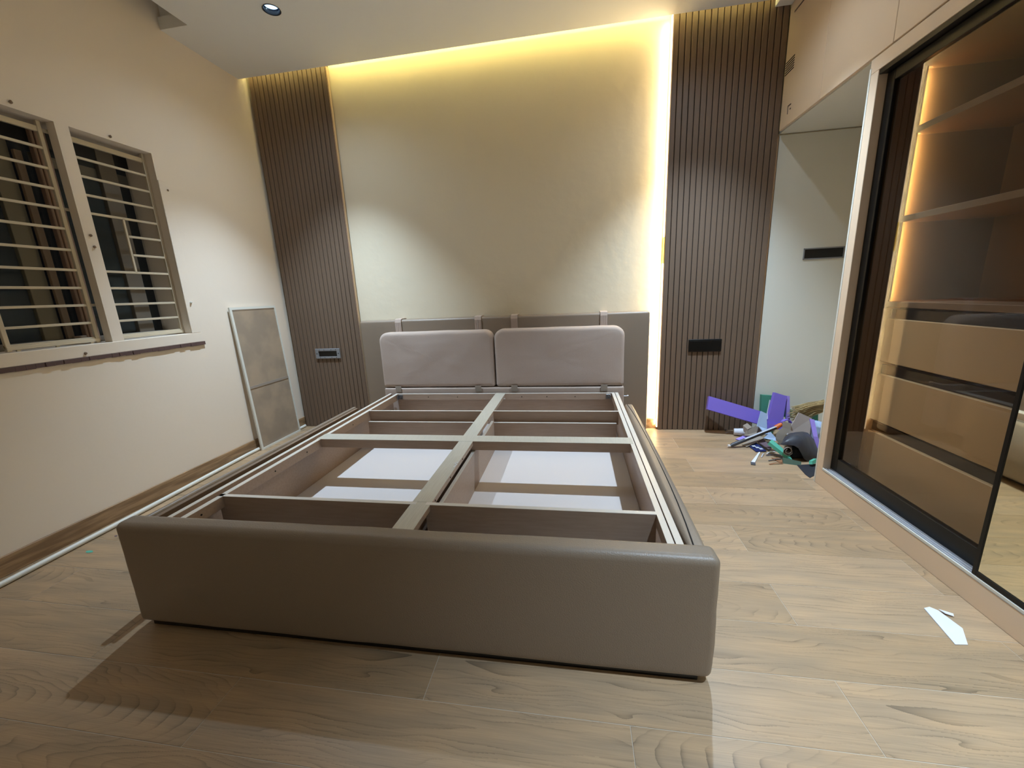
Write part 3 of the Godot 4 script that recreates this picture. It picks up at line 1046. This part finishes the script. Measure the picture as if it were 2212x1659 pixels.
	# screw holes, as small dark discs
	for e in [[-1.4645, 0.352, 1.42, 0], [-1.4645, 0.352, 1.66, 0], [-1.4645, 0.355, 2.06, 0], [-1.4645, 0.350, 0.95, 0], [-0.5525, 0.367, 1.50, 1], [-0.5525, 0.367, 1.70, 1], [-0.5525, 0.366, 1.90, 1], [-0.5525, 0.367, 0.9, 1], [-1.2, 0.352, 0.2465, 2], [-0.95, 0.352, 0.2465, 2], [-0.42, 0.352, 0.2465, 2], [-0.22, 0.352, 0.2465, 2], [0.0, 0.352, 0.2465, 2]]:
		s = st()
		var p := Vector3(e[0], e[1], e[2])
		var d := Vector3(0, 0, 0.0006) if e[3] == 2 else Vector3(0.0006, 0, 0)
		tube(s, [p - d, p + d], [0.004, 0.004], 10)
		obj("screw_hole", s, M.hole, t)
	# chipped edge on the centre beam
	s = st()
	for i in 5:
		var p := Vector3(-0.558 - 0.01 * rng.randf(), yt, 1.565 + 0.012 * i)
		slab(s, [p, p + Vector3(0.008, 0.0015, 0.002), p + Vector3(0.006, 0.001, 0.009), p + Vector3(-0.002, 0.0012, 0.007)], 0.0008)
	obj("chipped_edge", s, M.paper, t)
	# bolt sticking out beside the rail head
	s = st()
	tube(s, [Vector3(0.376, 0.34, 0.19), Vector3(0.40, 0.34, 0.19)], [0.005, 0.005], 8)
	tube(s, [Vector3(0.40, 0.34, 0.19), Vector3(0.408, 0.34, 0.19)], [0.010, 0.010], 6)
	obj("bolt", s, M.steel, t)

	# loose upholstered side panels
	var a := thing("bed_side_panel", "loose upholstered side panel on the left of the bed, by the white pipe", "bed panel", Vector3(-1.65, 0, 1.35), "loose bed side panels")
	s = st()
	soft(s, Vector3(-1.690, 0.03, 0.555), Vector3(-1.668, 0.360, 2.140), 0.008, Vector3(0.010, 0.003, 0), 0.006, 18, 3)
	obj("cover", smooth(s), M.leather, a)
	bx("inner_board", Vector3(-1.669, 0.0, 0.565), Vector3(-1.648, 0.350, 2.130), M.panel_back, a)
	a = thing("bed_side_panel", "loose upholstered side panel bulging outwards on the right of the bed, towards the wardrobe", "bed panel", Vector3(0.38, 0, 1.3), "loose bed side panels")
	s = st()
	soft(s, Vector3(0.352, 0.03, 0.450), Vector3(0.404, 0.350, 2.110), 0.012, Vector3(0.045, 0.003, 0), 0.006, 18, 8)
	obj("cover", smooth(s), M.leather, a)
	bx("inner_board", Vector3(0.340, 0.0, 0.47), Vector3(0.354, 0.29, 2.09), M.groove, a)  # dark colour carries the shade of the gap beside the rail

	s = st()
	var seam := []
	for i in 13:
		var f := i / 12.0
		seam.append(Vector3(0.366 + 0.022 * (1.0 - pow(absf(2.0 * f - 1.0), 3.0)), 0.3525, lerpf(0.47, 2.095, f)))
	var sr := []
	sr.resize(13)
	sr.fill(0.0022)
	tube(s, seam, sr, 6)
	obj("seam", s, M.groove, a)

	# cushions hung over the headboard
	for g in 2:
		var xa: float = [-1.612, -0.634][g]
		var xb: float = [-0.642, 0.374][g]
		var c := thing("headboard_cushion", ["left grey-brown padded cushion with rounded top corners hung over the headboard", "right grey-brown padded cushion with rounded top corners hung over the headboard"][g], "cushion", Vector3((xa + xb) / 2, 0.42, 0.14), "headboard cushions")
		s = st()
		pad(s, Vector3(xa, 0.421, 0.082), Vector3(xb, 0.886, 0.196), 0.075, 0.024, 0.030, 0.005, 11 + g)
		obj("pad", smooth(s), M.fabric, c)
		for x in ([-1.473, -0.78] if g == 0 else [-0.48, 0.226]):
			s = st()
			var w := Vector3(0.054, 0, 0)
			var o := Vector3(x - 0.027, 0, 0)
			ribbon(s, [o + Vector3(0, 0.80, 0.081), o + Vector3(0, 0.96, 0.0835), o + Vector3(0, 0.984, 0.074), o + Vector3(0, 0.9895, 0.06), o + Vector3(0, 0.9895, -0.02), o + Vector3(0, 0.985, -0.04)], w, 0.004)
			for k in 3:
				box(s, o + Vector3(0.010 + 0.016 * k, 0.86, 0.083), o + Vector3(0.012 + 0.016 * k, 0.962, 0.0868), 0.0)
			obj("strap", s, M.fabric, c)
			s = st()
			ribbon(s, [o + Vector3(0, 0.436, 0.205), o + Vector3(0, 0.42, 0.2045), o + Vector3(0, 0.385, 0.2035)], w * 0.93, 0.004)
			obj("lower_strap", s, M.fabric_taupe, c)


# ================= mesh screen and pipe along the left wall
func leaning_screen_and_pipe() -> void:
	var t := thing("window_screen", "white framed insect screen with dusty brown mesh leaning on the left wall", "window screen", Vector3(-2.535, 0, 0.36))
	# corners: bottom near, bottom far, top far, top near
	var A := Vector3(-2.532, 0.0, 0.600)
	var B := Vector3(-2.532, 0.0, 0.130)
	var up := Vector3(-0.038, 1.146, 0.006)
	var zd := (B - A).normalized()
	var ud := up.normalized()
	var nd := ud.cross(zd).normalized()
	if nd.x < 0.0:
		nd = -nd
	var L := A.distance_to(B)
	var H := up.length()
	var put := func(called: String, z0: float, z1: float, u0: float, u1: float, d: float, m: Material) -> void:
		var s := st()
		var q := [A + zd * z0 + ud * u0, A + zd * z1 + ud * u0, A + zd * z1 + ud * u1, A + zd * z0 + ud * u1]
		var e := []
		for p in q:
			e.append(p + nd * (d * 0.5 + 0.006))
		if (e[1] - e[0]).cross(e[2] - e[0]).dot(nd) < 0.0:
			e.reverse()
		slab(s, e, d)
		obj(called, s, m, t)
	put.call("frame_stile", 0.0, 0.020, 0.0, H, 0.012, M.white_plastic)
	put.call("frame_stile", L - 0.014, L, 0.0, H, 0.012, M.white_plastic)
	put.call("frame_rail", 0.020, L - 0.014, H - 0.018, H, 0.012, M.white_plastic)
	put.call("frame_rail", 0.020, L - 0.014, 0.0, 0.016, 0.012, M.white_plastic)
	put.call("middle_rail", 0.020, L - 0.014, 0.508, 0.528, 0.008, M.fabric_taupe)
	put.call("mesh", 0.020, L - 0.014, 0.016, H - 0.018, 0.001, M.mesh_net)
	var s := st()
	tube(s, [Vector3(-2.552, 0.0135, 0.02), Vector3(-2.552, 0.0135, 0.7), Vector3(-2.500, 0.0135, 1.6), Vector3(-2.480, 0.0135, 2.4), Vector3(-2.475, 0.0135, 3.3)], [0.0125, 0.0125, 0.0125, 0.0125, 0.0125], 14)
	tag(obj("conduit_pipe", s, M.white_plastic), "long thin white plastic pipe lying on the floor against the left skirting", "pipe")


# ================= switch boxes
func switches() -> void:
	var t := thing("switch_box", "grey metal switch box with an empty black opening on the left fluted panel", "switch box", Vector3(-2.21, 0.70, 0))
	var a := Vector3(-2.334, 0.655, 0.0005)
	var b := Vector3(-2.093, 0.745, 0.012)
	var s := st()
	var w := 0.022
	box(s, a, Vector3(a.x + 0.03, b.y, b.z), 0.002)
	box(s, Vector3(b.x - 0.03, a.y, a.z), b, 0.002)
	box(s, Vector3(a.x + 0.03, a.y, a.z), Vector3(b.x - 0.03, a.y + 0.018, b.z), 0.002)
	box(s, Vector3(a.x + 0.03, b.y - w, a.z), Vector3(b.x - 0.03, b.y, b.z), 0.002)
	obj("face_frame", s, M.grey_box, t)
	bx("opening", Vector3(a.x + 0.03, a.y + 0.018, a.z), Vector3(b.x - 0.03, b.y - w, 0.003), M.black_plastic, t, 0.0)
	for x in [-2.29, -2.245, -2.175, -2.13]:
		for y in [0.664, 0.734]:
			s = st()
			tube(s, [Vector3(x, y, 0.011), Vector3(x, y, 0.0126)], [0.0035, 0.0035], 8)
			obj("screw_hole", s, M.hole, t)
	for x in [-2.319, -2.107]:
		s = st()
		tube(s, [Vector3(x, 0.70, 0.011), Vector3(x, 0.70, 0.0126)], [0.005, 0.005], 8)
		obj("screw_hole", s, M.hole, t)
	t = thing("switch_plate", "wide black switch plate on the right fluted panel", "switch plate", Vector3(1.0, 0.70, 0))
	bx("plate", Vector3(0.880, 0.648, 0.0005), Vector3(1.123, 0.746, 0.010), M.black_plastic, t, 0.003)
	bx("module", Vector3(0.888, 0.658, 0.010), Vector3(1.115, 0.734, 0.0115), M.black_frame, t, 0.001)
	t = thing("switch_box", "black empty switch box let into the pale niche wall beside the wardrobe", "switch box", Vector3(1.78, 1.34, -0.03))
	var zb := ZW + 0.012
	s = st()
	box(s, Vector3(1.645, 1.303, zb), Vector3(1.652, 1.382, zb + 0.006), 0.001)
	box(s, Vector3(1.645, 1.303, zb), Vector3(1.91, 1.311, zb + 0.006), 0.001)
	box(s, Vector3(1.645, 1.374, zb), Vector3(1.91, 1.382, zb + 0.006), 0.001)
	box(s, Vector3(1.903, 1.303, zb), Vector3(1.91, 1.382, zb + 0.006), 0.001)
	obj("plaster_edge", s, M.grey_box, t)
	bx("opening", Vector3(1.652, 1.311, zb), Vector3(1.903, 1.374, zb + 0.002), M.black_plastic, t, 0.0)


# ================= rubbish heap in the niche
func foam(called: String, q: Array, th: float, m: Material, label: String, category := "foam offcut", group := "") -> void:
	var s := st()
	slab(s, q, th)
	tag(obj(called, s, m), label, category, group)


func rubbish() -> void:
	var V := func(x: float, y: float, z: float) -> Vector3: return Vector3(x, y, z)
	foam("foam_block", [V.call(1.018, 0.211, 0.11), V.call(1.385, 0.105, 0.16), V.call(1.415, 0.195, 0.13), V.call(1.035, 0.309, 0.08)], 0.04, M.foam_purple, "long purple foam block tilted across the heap, leaning on the fluted panel", "foam block")
	foam("foam_block", [V.call(1.409, 0.135, 0.22), V.call(1.510, 0.112, 0.22), V.call(1.545, 0.330, 0.17), V.call(1.460, 0.359, 0.17)], 0.03, M.foam_purple, "upright wide purple foam block standing at the back of the heap", "foam block")
	foam("foam_strip", [V.call(1.552, 0.15, 0.19), V.call(1.574, 0.15, 0.19), V.call(1.568, 0.327, 0.16), V.call(1.546, 0.330, 0.16)], 0.02, M.foam_lilac, "narrow upright purple foam strip right of the wide upright block", "foam strip")
	foam("foam_piece", [V.call(1.437, 0.0, 0.06), V.call(1.53, 0.0, 0.06), V.call(1.517, 0.297, 0.03), V.call(1.435, 0.304, 0.03)], 0.03, M.foam_green, "flat green foam piece leaning on the niche wall behind the purple block", "foam piece")
	foam("foam_sheet", [V.call(1.331, 0.118, 0.24), V.call(1.402, 0.094, 0.24), V.call(1.406, 0.204, 0.20), V.call(1.366, 0.224, 0.20)], 0.008, M.foam_blue, "pale blue foam sheet standing left of the purple upright block", "foam sheet")
	foam("foam_sheet", [V.call(1.40, 0.16, 0.21), V.call(1.432, 0.17, 0.20), V.call(1.470, 0.27, 0.12), V.call(1.455, 0.29, 0.12)], 0.006, M.paper_grey, "pale grey wedge of foam between the green piece and the purple block", "foam sheet")
	foam("foam_sheet", [V.call(1.336, 0.118, 0.25), V.call(1.402, 0.092, 0.25), V.call(1.40, 0.065, 0.31), V.call(1.366, 0.070, 0.31)], 0.006, M.foam_blue, "pale blue folded flap below the pale blue sheet", "foam sheet")
	foam("foam_piece", [V.call(1.405, 0.10, 0.245), V.call(1.50, 0.095, 0.245), V.call(1.507, 0.128, 0.235), V.call(1.412, 0.140, 0.235)], 0.03, M.foam_purple, "short purple foam chunk lying in front of the upright block's foot", "foam piece")
	# curled purple strip
	var s := st()
	var pts := []
	for i in 9:
		var a := PI * 1.15 * i / 8.0 - 0.1
		pts.append(Vector3(1.49 + 0.026 * cos(a), 0.168 + 0.022 * sin(a), 0.29))
	ribbon(s, pts, Vector3(0.004, 0.004, 0.03), 0.006)
	tag(obj("foam_curl", s, M.foam_purple), "small curled purple foam strip above the orange nozzle", "foam strip")
	# taupe board
	foam("fabric_board", [V.call(1.496, 0.085, 0.32), V.call(1.646, 0.075, 0.32), V.call(1.667, 0.197, 0.28), V.call(1.580, 0.238, 0.28)], 0.008, M.board_taupe, "flat taupe fabric-covered board propped behind the black leather", "board")
	# black leather cover: a loft from its ridge at the back to its hem in front, the left of the hem lifted
	s = st()
	var ridge := [V.call(1.392, 0.085, 0.475), V.call(1.412, 0.128, 0.47), V.call(1.445, 0.149, 0.46), V.call(1.480, 0.156, 0.46), V.call(1.520, 0.158, 0.46), V.call(1.555, 0.150, 0.46), V.call(1.583, 0.112, 0.48), V.call(1.600, 0.062, 0.50), V.call(1.612, 0.012, 0.52)]
	var hem := [V.call(1.335, 0.108, 0.575), V.call(1.352, 0.113, 0.59), V.call(1.378, 0.115, 0.60), V.call(1.405, 0.112, 0.605), V.call(1.428, 0.098, 0.61), V.call(1.450, 0.060, 0.61), V.call(1.472, 0.022, 0.605), V.call(1.496, 0.005, 0.60), V.call(1.560, 0.005, 0.58)]
	loft(s, ridge, hem, Vector3(0.0, 0.030, 0.028), 0.006, Vector3(1.47, 0.04, 0.50))
	var o := obj("leather_offcut", s, M.black_leather)
	tag(o, "crumpled black leather offcut draped over the front of the heap", "leather offcut")
	s = st()
	soft(s, V.call(1.425, 0.0, 0.485), V.call(1.570, 0.085, 0.565), 0.02, Vector3(), 0.05, 8, 41)  # dark lump added to give the shade under the leather
	tag(obj("dark_piece", smooth(s), M.dark_mat), "dark lump added for the shade under the black leather offcut", "shade lump")
	# roll under it
	s = st()
	pts = []
	for i in 24:
		var a := TAU * 1.6 * i / 23.0 + 2.0
		var r := 0.013 + 0.019 * i / 23.0
		pts.append(Vector3(1.374 + r * cos(a), 0.072 + r * sin(a), 0.598))
	ribbon(s, pts, Vector3(0.045, 0.006, -0.09), 0.0035)
	tag(obj("fabric_roll", s, M.board_taupe), "grey rolled fabric end peeping out under the black leather", "fabric roll")
	# mint foam
	foam("foam_piece", [V.call(1.302, 0.096, 0.50), V.call(1.395, 0.020, 0.62), V.call(1.402, 0.038, 0.56), V.call(1.338, 0.100, 0.46)], 0.022, M.foam_mint, "mint green foam strip sloping down left of the black leather", "foam strip")
	foam("foam_piece", [V.call(1.335, 0.0, 0.635), V.call(1.425, 0.0, 0.665), V.call(1.43, 0.024, 0.655), V.call(1.338, 0.036, 0.62)], 0.03, M.foam_green_shaded, "green foam piece in a shaded colour on the floor under the grey roll", "foam piece")
	foam("foam_piece", [V.call(1.478, 0.020, 0.685), V.call(1.520, 0.02, 0.66), V.call(1.52, 0.045, 0.65), V.call(1.482, 0.040, 0.675)], 0.02, M.foam_mint, "bright mint crumb at the lower right beside the wardrobe edge", "foam piece")
	foam("foam_piece", [V.call(1.68, 0.13, 0.20), V.call(1.76, 0.13, 0.20), V.call(1.76, 0.215, 0.18), V.call(1.70, 0.205, 0.18)], 0.03, M.foam_green, "small green foam piece behind the heap by the straw broom", "foam piece")
	foam("foam_piece", [V.call(1.555, 0.16, 0.14), V.call(1.61, 0.155, 0.14), V.call(1.615, 0.215, 0.13), V.call(1.56, 0.225, 0.13)], 0.02, M.foam_mint, "pale mint bit between the narrow purple strip and the broom", "foam piece")
	# purple strip on the right
	s = st()
	ribbon(s, [V.call(1.575, 0.237, 0.42), V.call(1.580, 0.19, 0.44), V.call(1.583, 0.13, 0.47), V.call(1.600, 0.06, 0.49), V.call(1.625, 0.004, 0.50)], Vector3(0.026, -0.004, 0.006), 0.008)
	tag(obj("foam_strip", s, M.foam_lilac), "bent purple foam strip hanging down right of the black leather", "foam strip")
	# crumpled pale fabric
	s = st()
	soft(s, Vector3(1.69, 0.03, 0.26), Vector3(1.78, 0.15, 0.34), 0.02, Vector3(), 0.08, 10, 33)
	tag(obj("crumpled_sheet", smooth(s), M.foam_blue), "crumpled pale blue sheet at the right edge of the heap", "plastic sheet")
	# broom
	var b := thing("broom", "straw broom lying on its side at the back of the heap, bristles to the left", "broom", Vector3(1.75, 0.15, 0.2))
	for m in 2:
		s = st()
		for i in 110:
			var f := rng.randf()
			var g := rng.randf_range(-1, 1)
			var root := Vector3(1.80 + 0.03 * rng.randf(), 0.262 + 0.036 * g, 0.18 + 0.03 * rng.randf_range(-1, 1))
			var tip := Vector3(1.545 + 0.07 * f * f + 0.02 * absf(g), 0.205 + 0.055 * g, 0.23 + 0.04 * rng.randf_range(-1, 1))
			var mid := root.lerp(tip, 0.5) + Vector3(0, 0.014 * (1.0 - absf(g)) + 0.006, 0)
			tube(s, [root, mid, tip], [0.0022, 0.0020, 0.0009], 4, false)
		var br := obj("bristles", s, M.straw if m == 0 else M.straw_pale, b)
		br.set_meta("kind", "stuff")
	s = st()
	tube(s, [Vector3(1.79, 0.258, 0.18), Vector3(1.87, 0.275, 0.17), Vector3(1.98, 0.30, 0.16)], [0.034, 0.018, 0.012], 12)
	obj("handle", s, M.fabric_taupe, b)
	# wrapped tube with orange end
	b = thing("sealant_tube", "long thin grey tube with an orange end lying up the front of the heap", "tube", Vector3(1.107, 0.0, 0.376))
	var p0 := Vector3(1.107, 0.016, 0.376)
	var p1 := Vector3(1.424, 0.132, 0.308)
	var p2 := Vector3(1.468, 0.158, 0.300)
	s = st()
	tube(s, [p0, p0.lerp(p1, 0.04), p0.lerp(p1, 0.5), p1], [0.008, 0.014, 0.013, 0.013], 12)
	obj("body", s, M.plastic_grey, b)
	s = st()
	tube(s, [p1, p2.lerp(p1, 0.25), p2], [0.0165, 0.015, 0.010], 12)
	obj("cap", s, M.orange, b).set_meta("label", "orange end")
	s = st()
	tube(s, [p0 + Vector3(-0.02, 0.0, 0.004), p0], [0.011, 0.006], 8)
	obj("foil_tip", s, M.paper, b)
	s = st()
	ribbon(s, [p0.lerp(p1, 0.3) + Vector3(0, 0.014, 0), p0.lerp(p1, 0.65) + Vector3(0, 0.014, 0), p1 + Vector3(0, 0.014, 0)], Vector3(0.004, -0.002, 0.014), 0.002)
	obj("wrapper", s, M.paper_grey, b)
	# scraps on the left
	s = st()
	tube(s, [V.call(1.222, 0.031, 0.115), V.call(1.292, 0.034, 0.132)], [0.025, 0.030], 14)
	tag(obj("paper_cup", s, M.paper), "crushed white paper cup at the left end of the heap", "cup")
	s = st()
	ribbon(s, [V.call(1.262, 0.060, 0.19), V.call(1.258, 0.104, 0.18), V.call(1.290, 0.118, 0.17), V.call(1.318, 0.088, 0.18), V.call(1.330, 0.058, 0.19)], Vector3(0.022, -0.020, 0.035), 0.003)
	tag(obj("fabric_scrap", s, M.fabric_taupe), "folded grey-brown fabric scrap right of the white cup", "fabric scrap")
	foam("fabric_scrap", [V.call(1.254, 0.040, 0.225), V.call(1.312, 0.043, 0.24), V.call(1.395, 0.080, 0.215), V.call(1.353, 0.120, 0.20), V.call(1.268, 0.070, 0.215)], 0.004, M.fabric_taupe, "flat grey-brown fabric strip behind the long grey tube", "fabric scrap")
	foam("foam_strip", [V.call(1.200, 0.008, 0.215), V.call(1.225, 0.008, 0.245), V.call(1.36, 0.030, 0.165), V.call(1.345, 0.030, 0.125)], 0.006, M.foam_lilac, "thin purple strip flat on the floor under the grey tube", "foam strip")
	foam("packet", [V.call(1.236, 0.012, 0.31), V.call(1.245, 0.006, 0.455), V.call(1.318, 0.008, 0.445), V.call(1.300, 0.022, 0.32)], 0.004, M.packet_blue, "dark blue printed packet flat on the floor below the tube", "packet")
	s = st()
	for i in 3:
		var q: Vector3 = V.call(1.250 + 0.016 * i, 0.0165 - 0.002 * i, 0.365 + 0.02 * i)
		slab(s, [q, q + Vector3(0.002, -0.002, 0.022), q + Vector3(0.024, -0.001, 0.02), q + Vector3(0.022, 0.001, 0.0)], 0.0008)
	tag(obj("packet_print", s, M.paper_grey), "pale torn print flake on the dark blue packet", "paper scrap")
	foam("fabric_scrap", [V.call(1.305, 0.030, 0.31), V.call(1.331, 0.020, 0.44), V.call(1.366, 0.016, 0.41), V.call(1.362, 0.045, 0.26)], 0.004, M.mauve, "dull mauve fabric scrap right of the blue packet", "fabric scrap")
	foam("fabric_scrap", [V.call(1.20, 0.010, 0.33), V.call(1.215, 0.008, 0.375), V.call(1.36, 0.050, 0.30), V.call(1.34, 0.055, 0.26)], 0.004, M.fabric_taupe, "narrow grey-brown strip under the grey tube", "fabric scrap")
	s = st()
	ribbon(s, [V.call(1.422, 0.212, 0.40), V.call(1.418, 0.17, 0.41), V.call(1.380, 0.132, 0.42), V.call(1.374, 0.095, 0.43), V.call(1.395, 0.058, 0.44)], Vector3(0.050, -0.014, 0.010), 0.003)
	tag(obj("fabric_scrap", s, M.fabric_taupe), "long twisted grey-beige fabric strip below the curled purple strip", "fabric scrap")
	foam("paper_scrap", [V.call(1.300, 0.094, 0.42), V.call(1.375, 0.080, 0.44), V.call(1.378, 0.098, 0.42), V.call(1.352, 0.133, 0.40)], 0.003, M.foam_blue, "white triangular scrap left of the twisted fabric strip", "paper scrap")
	foam("paper_scrap", [V.call(1.475, 0.10, 0.36), V.call(1.487, 0.09, 0.36), V.call(1.482, 0.17, 0.34), V.call(1.474, 0.168, 0.34)], 0.003, M.paper, "thin white sliver between the twisted strip and the taupe board", "paper scrap")
	foam("dark_piece", [V.call(1.405, 0.003, 0.66), V.call(1.384, 0.003, 0.795), V.call(1.386, 0.003, 0.84), V.call(1.56, 0.003, 0.70), V.call(1.56, 0.003, 0.63)], 0.0028, M.dark_mat, "flat dark grey triangle of sheet on the floor at the wardrobe edge", "sheet offcut")
	# small scraps in front
	b = thing("paint_scraper", "white flat scraper with a grey tip lying on the floor in front of the heap", "scraper", Vector3(1.2, 0, 0.56))
	s = st()
	slab(s, [V.call(1.143, 0.006, 0.632), V.call(1.163, 0.006, 0.640), V.call(1.270, 0.006, 0.462), V.call(1.263, 0.006, 0.458)], 0.005)
	obj("handle", s, M.paper, b)
	s = st()
	slab(s, [V.call(1.128, 0.004, 0.668), V.call(1.153, 0.004, 0.676), V.call(1.166, 0.006, 0.641), V.call(1.140, 0.006, 0.631)], 0.003)
	obj("tip", s, M.plastic_grey, b)
	foam("cardboard_chip", [V.call(1.300, 0.005, 0.555), V.call(1.318, 0.004, 0.63), V.call(1.362, 0.004, 0.612), V.call(1.348, 0.006, 0.55)], 0.003, M.rust, "rust brown cardboard chip on the floor in front of the green foam", "cardboard chip")
	var bits := [[1.26, 0.60, 0.12, 0.3, "plastic_grey"], [1.24, 0.545, 0.08, 1.0, "paper_grey"], [1.285, 0.51, 0.10, 0.15, "plastic_grey"], [1.24, 0.655, 0.09, 0.2, "rust"], [1.30, 0.48, 0.08, 0.5, "paper"], [1.19, 0.03, 0.07, 1.1, "plastic_grey"], [1.175, 0.075, 0.05, 0.4, "paper_grey"]]
	var bl := ["long dark sliver on the floor below the mauve scrap", "short pale sliver nearest the scraper tip", "dark sliver between the packet and the green foam", "thin rust sliver in front of the cardboard chip", "small white sliver beside the mint foam strip", "dark twist at the far left of the heap", "small grey twist in front of the white cup"]
	for i in bits.size():
		var e: Array = bits[i]
		var d: Vector3 = Vector3(cos(e[3]), 0, -sin(e[3])) * e[2]
		var c := Vector3(e[0], 0.004, e[1])
		s = st()
		ribbon(s, [c, c + d * 0.5 + Vector3(0, 0.006, 0), c + d], Vector3(0.002, 0.0, 0.008), 0.002)
		tag(obj("sliver", s, M[e[4]]), bl[i], "scrap", "slivers round the heap")


func loft(s: SurfaceTool, a: Array, b: Array, bulge: Vector3, t: float, centre: Vector3) -> void:
	var cols := 10
	var noise := FastNoiseLite.new()
	noise.seed = 5
	noise.frequency = 14.0
	var grid := []
	for i in a.size() * 2 - 1:
		var i0 := i / 2
		var i1 := mini((i + 1) / 2, a.size() - 1)
		var pa: Vector3 = (a[i0] + a[i1]) * 0.5
		var pb: Vector3 = (b[i0] + b[i1]) * 0.5
		var mid := (pa + pb) * 0.5 + bulge * 2.0
		var row := []
		for k in cols + 1:
			var f := float(k) / cols
			var p := pa.lerp(mid, f).lerp(mid.lerp(pb, f), f)
			p += (p - centre).normalized() * noise.get_noise_3dv(p) * 0.006
			p.y = maxf(p.y, 0.004)
			row.append(p)
		grid.append(row)
	for off in [0.0, t]:
		for i in grid.size() - 1:
			for k in cols:
				var q := []
				for e in [[i, k], [i + 1, k], [i + 1, k + 1], [i, k + 1]]:
					var p: Vector3 = grid[e[0]][e[1]]
					q.append((p + (centre - p).normalized() * off).snapped(Vector3(1e-5, 1e-5, 1e-5)))
				for tr in [[0, 1, 2], [0, 2, 3]]:
					var pa: Vector3 = q[tr[0]]
					var pb: Vector3 = q[tr[1]]
					var pc: Vector3 = q[tr[2]]
					var out := (pa - centre) if off == 0.0 else (centre - pa)
					if (pb - pa).cross(pc - pa).dot(out) > 0.0:
						tri_raw(s, pa, pc, pb)
					else:
						tri_raw(s, pa, pb, pc)
	smooth(s)


func tri_raw(s: SurfaceTool, a: Vector3, b: Vector3, c: Vector3) -> void:
	s.add_vertex(a)
	s.add_vertex(b)
	s.add_vertex(c)


# ================= loose things on the floor
func floor_scraps() -> void:
	var s := st()
	slab(s, [Vector3(1.191, 0.0025, 2.020), Vector3(1.228, 0.0025, 2.017), Vector3(1.268, 0.003, 1.95), Vector3(1.256, 0.003, 1.875), Vector3(1.240, 0.003, 1.860), Vector3(1.217, 0.003, 1.868), Vector3(1.208, 0.003, 1.95)], 0.002)
	tag(obj("paper_strip", s, M.paper), "white curved paper strip on the floor in front of the mirror door", "paper strip")
	s = st()
	slab(s, [Vector3(1.258, 0.005, 1.872), Vector3(1.290, 0.004, 1.888), Vector3(1.283, 0.003, 1.900), Vector3(1.262, 0.007, 1.893)], 0.0015)
	tag(obj("paper_scrap", s, M.paper), "small torn white scrap touching the curved paper strip", "paper scrap")
	var spots := [[-2.385, 1.885, 0.022, 0.009, "foam_mint", "pale green paint spot on the floor near the bed's left corner"], [-2.36, 1.735, 0.016, 0.010, "mauve", "dark smudge on the floor beside the white pipe"], [-2.40, 1.755, 0.010, 0.006, "mauve", "smaller dark smudge just left of the pipe smudge"]]
	for e in spots:
		s = st()
		var q := []
		for k in 9:
			var a := -TAU * k / 9
			var r := 0.75 + 0.4 * rng.randf()
			q.append(Vector3(e[0] + e[2] * r * cos(a), 0.0012, e[1] + e[3] * r * sin(a)))
		slab(s, q, 0.001)
		tag(obj("floor_spot", s, M[e[4]]), e[5], "floor spot")
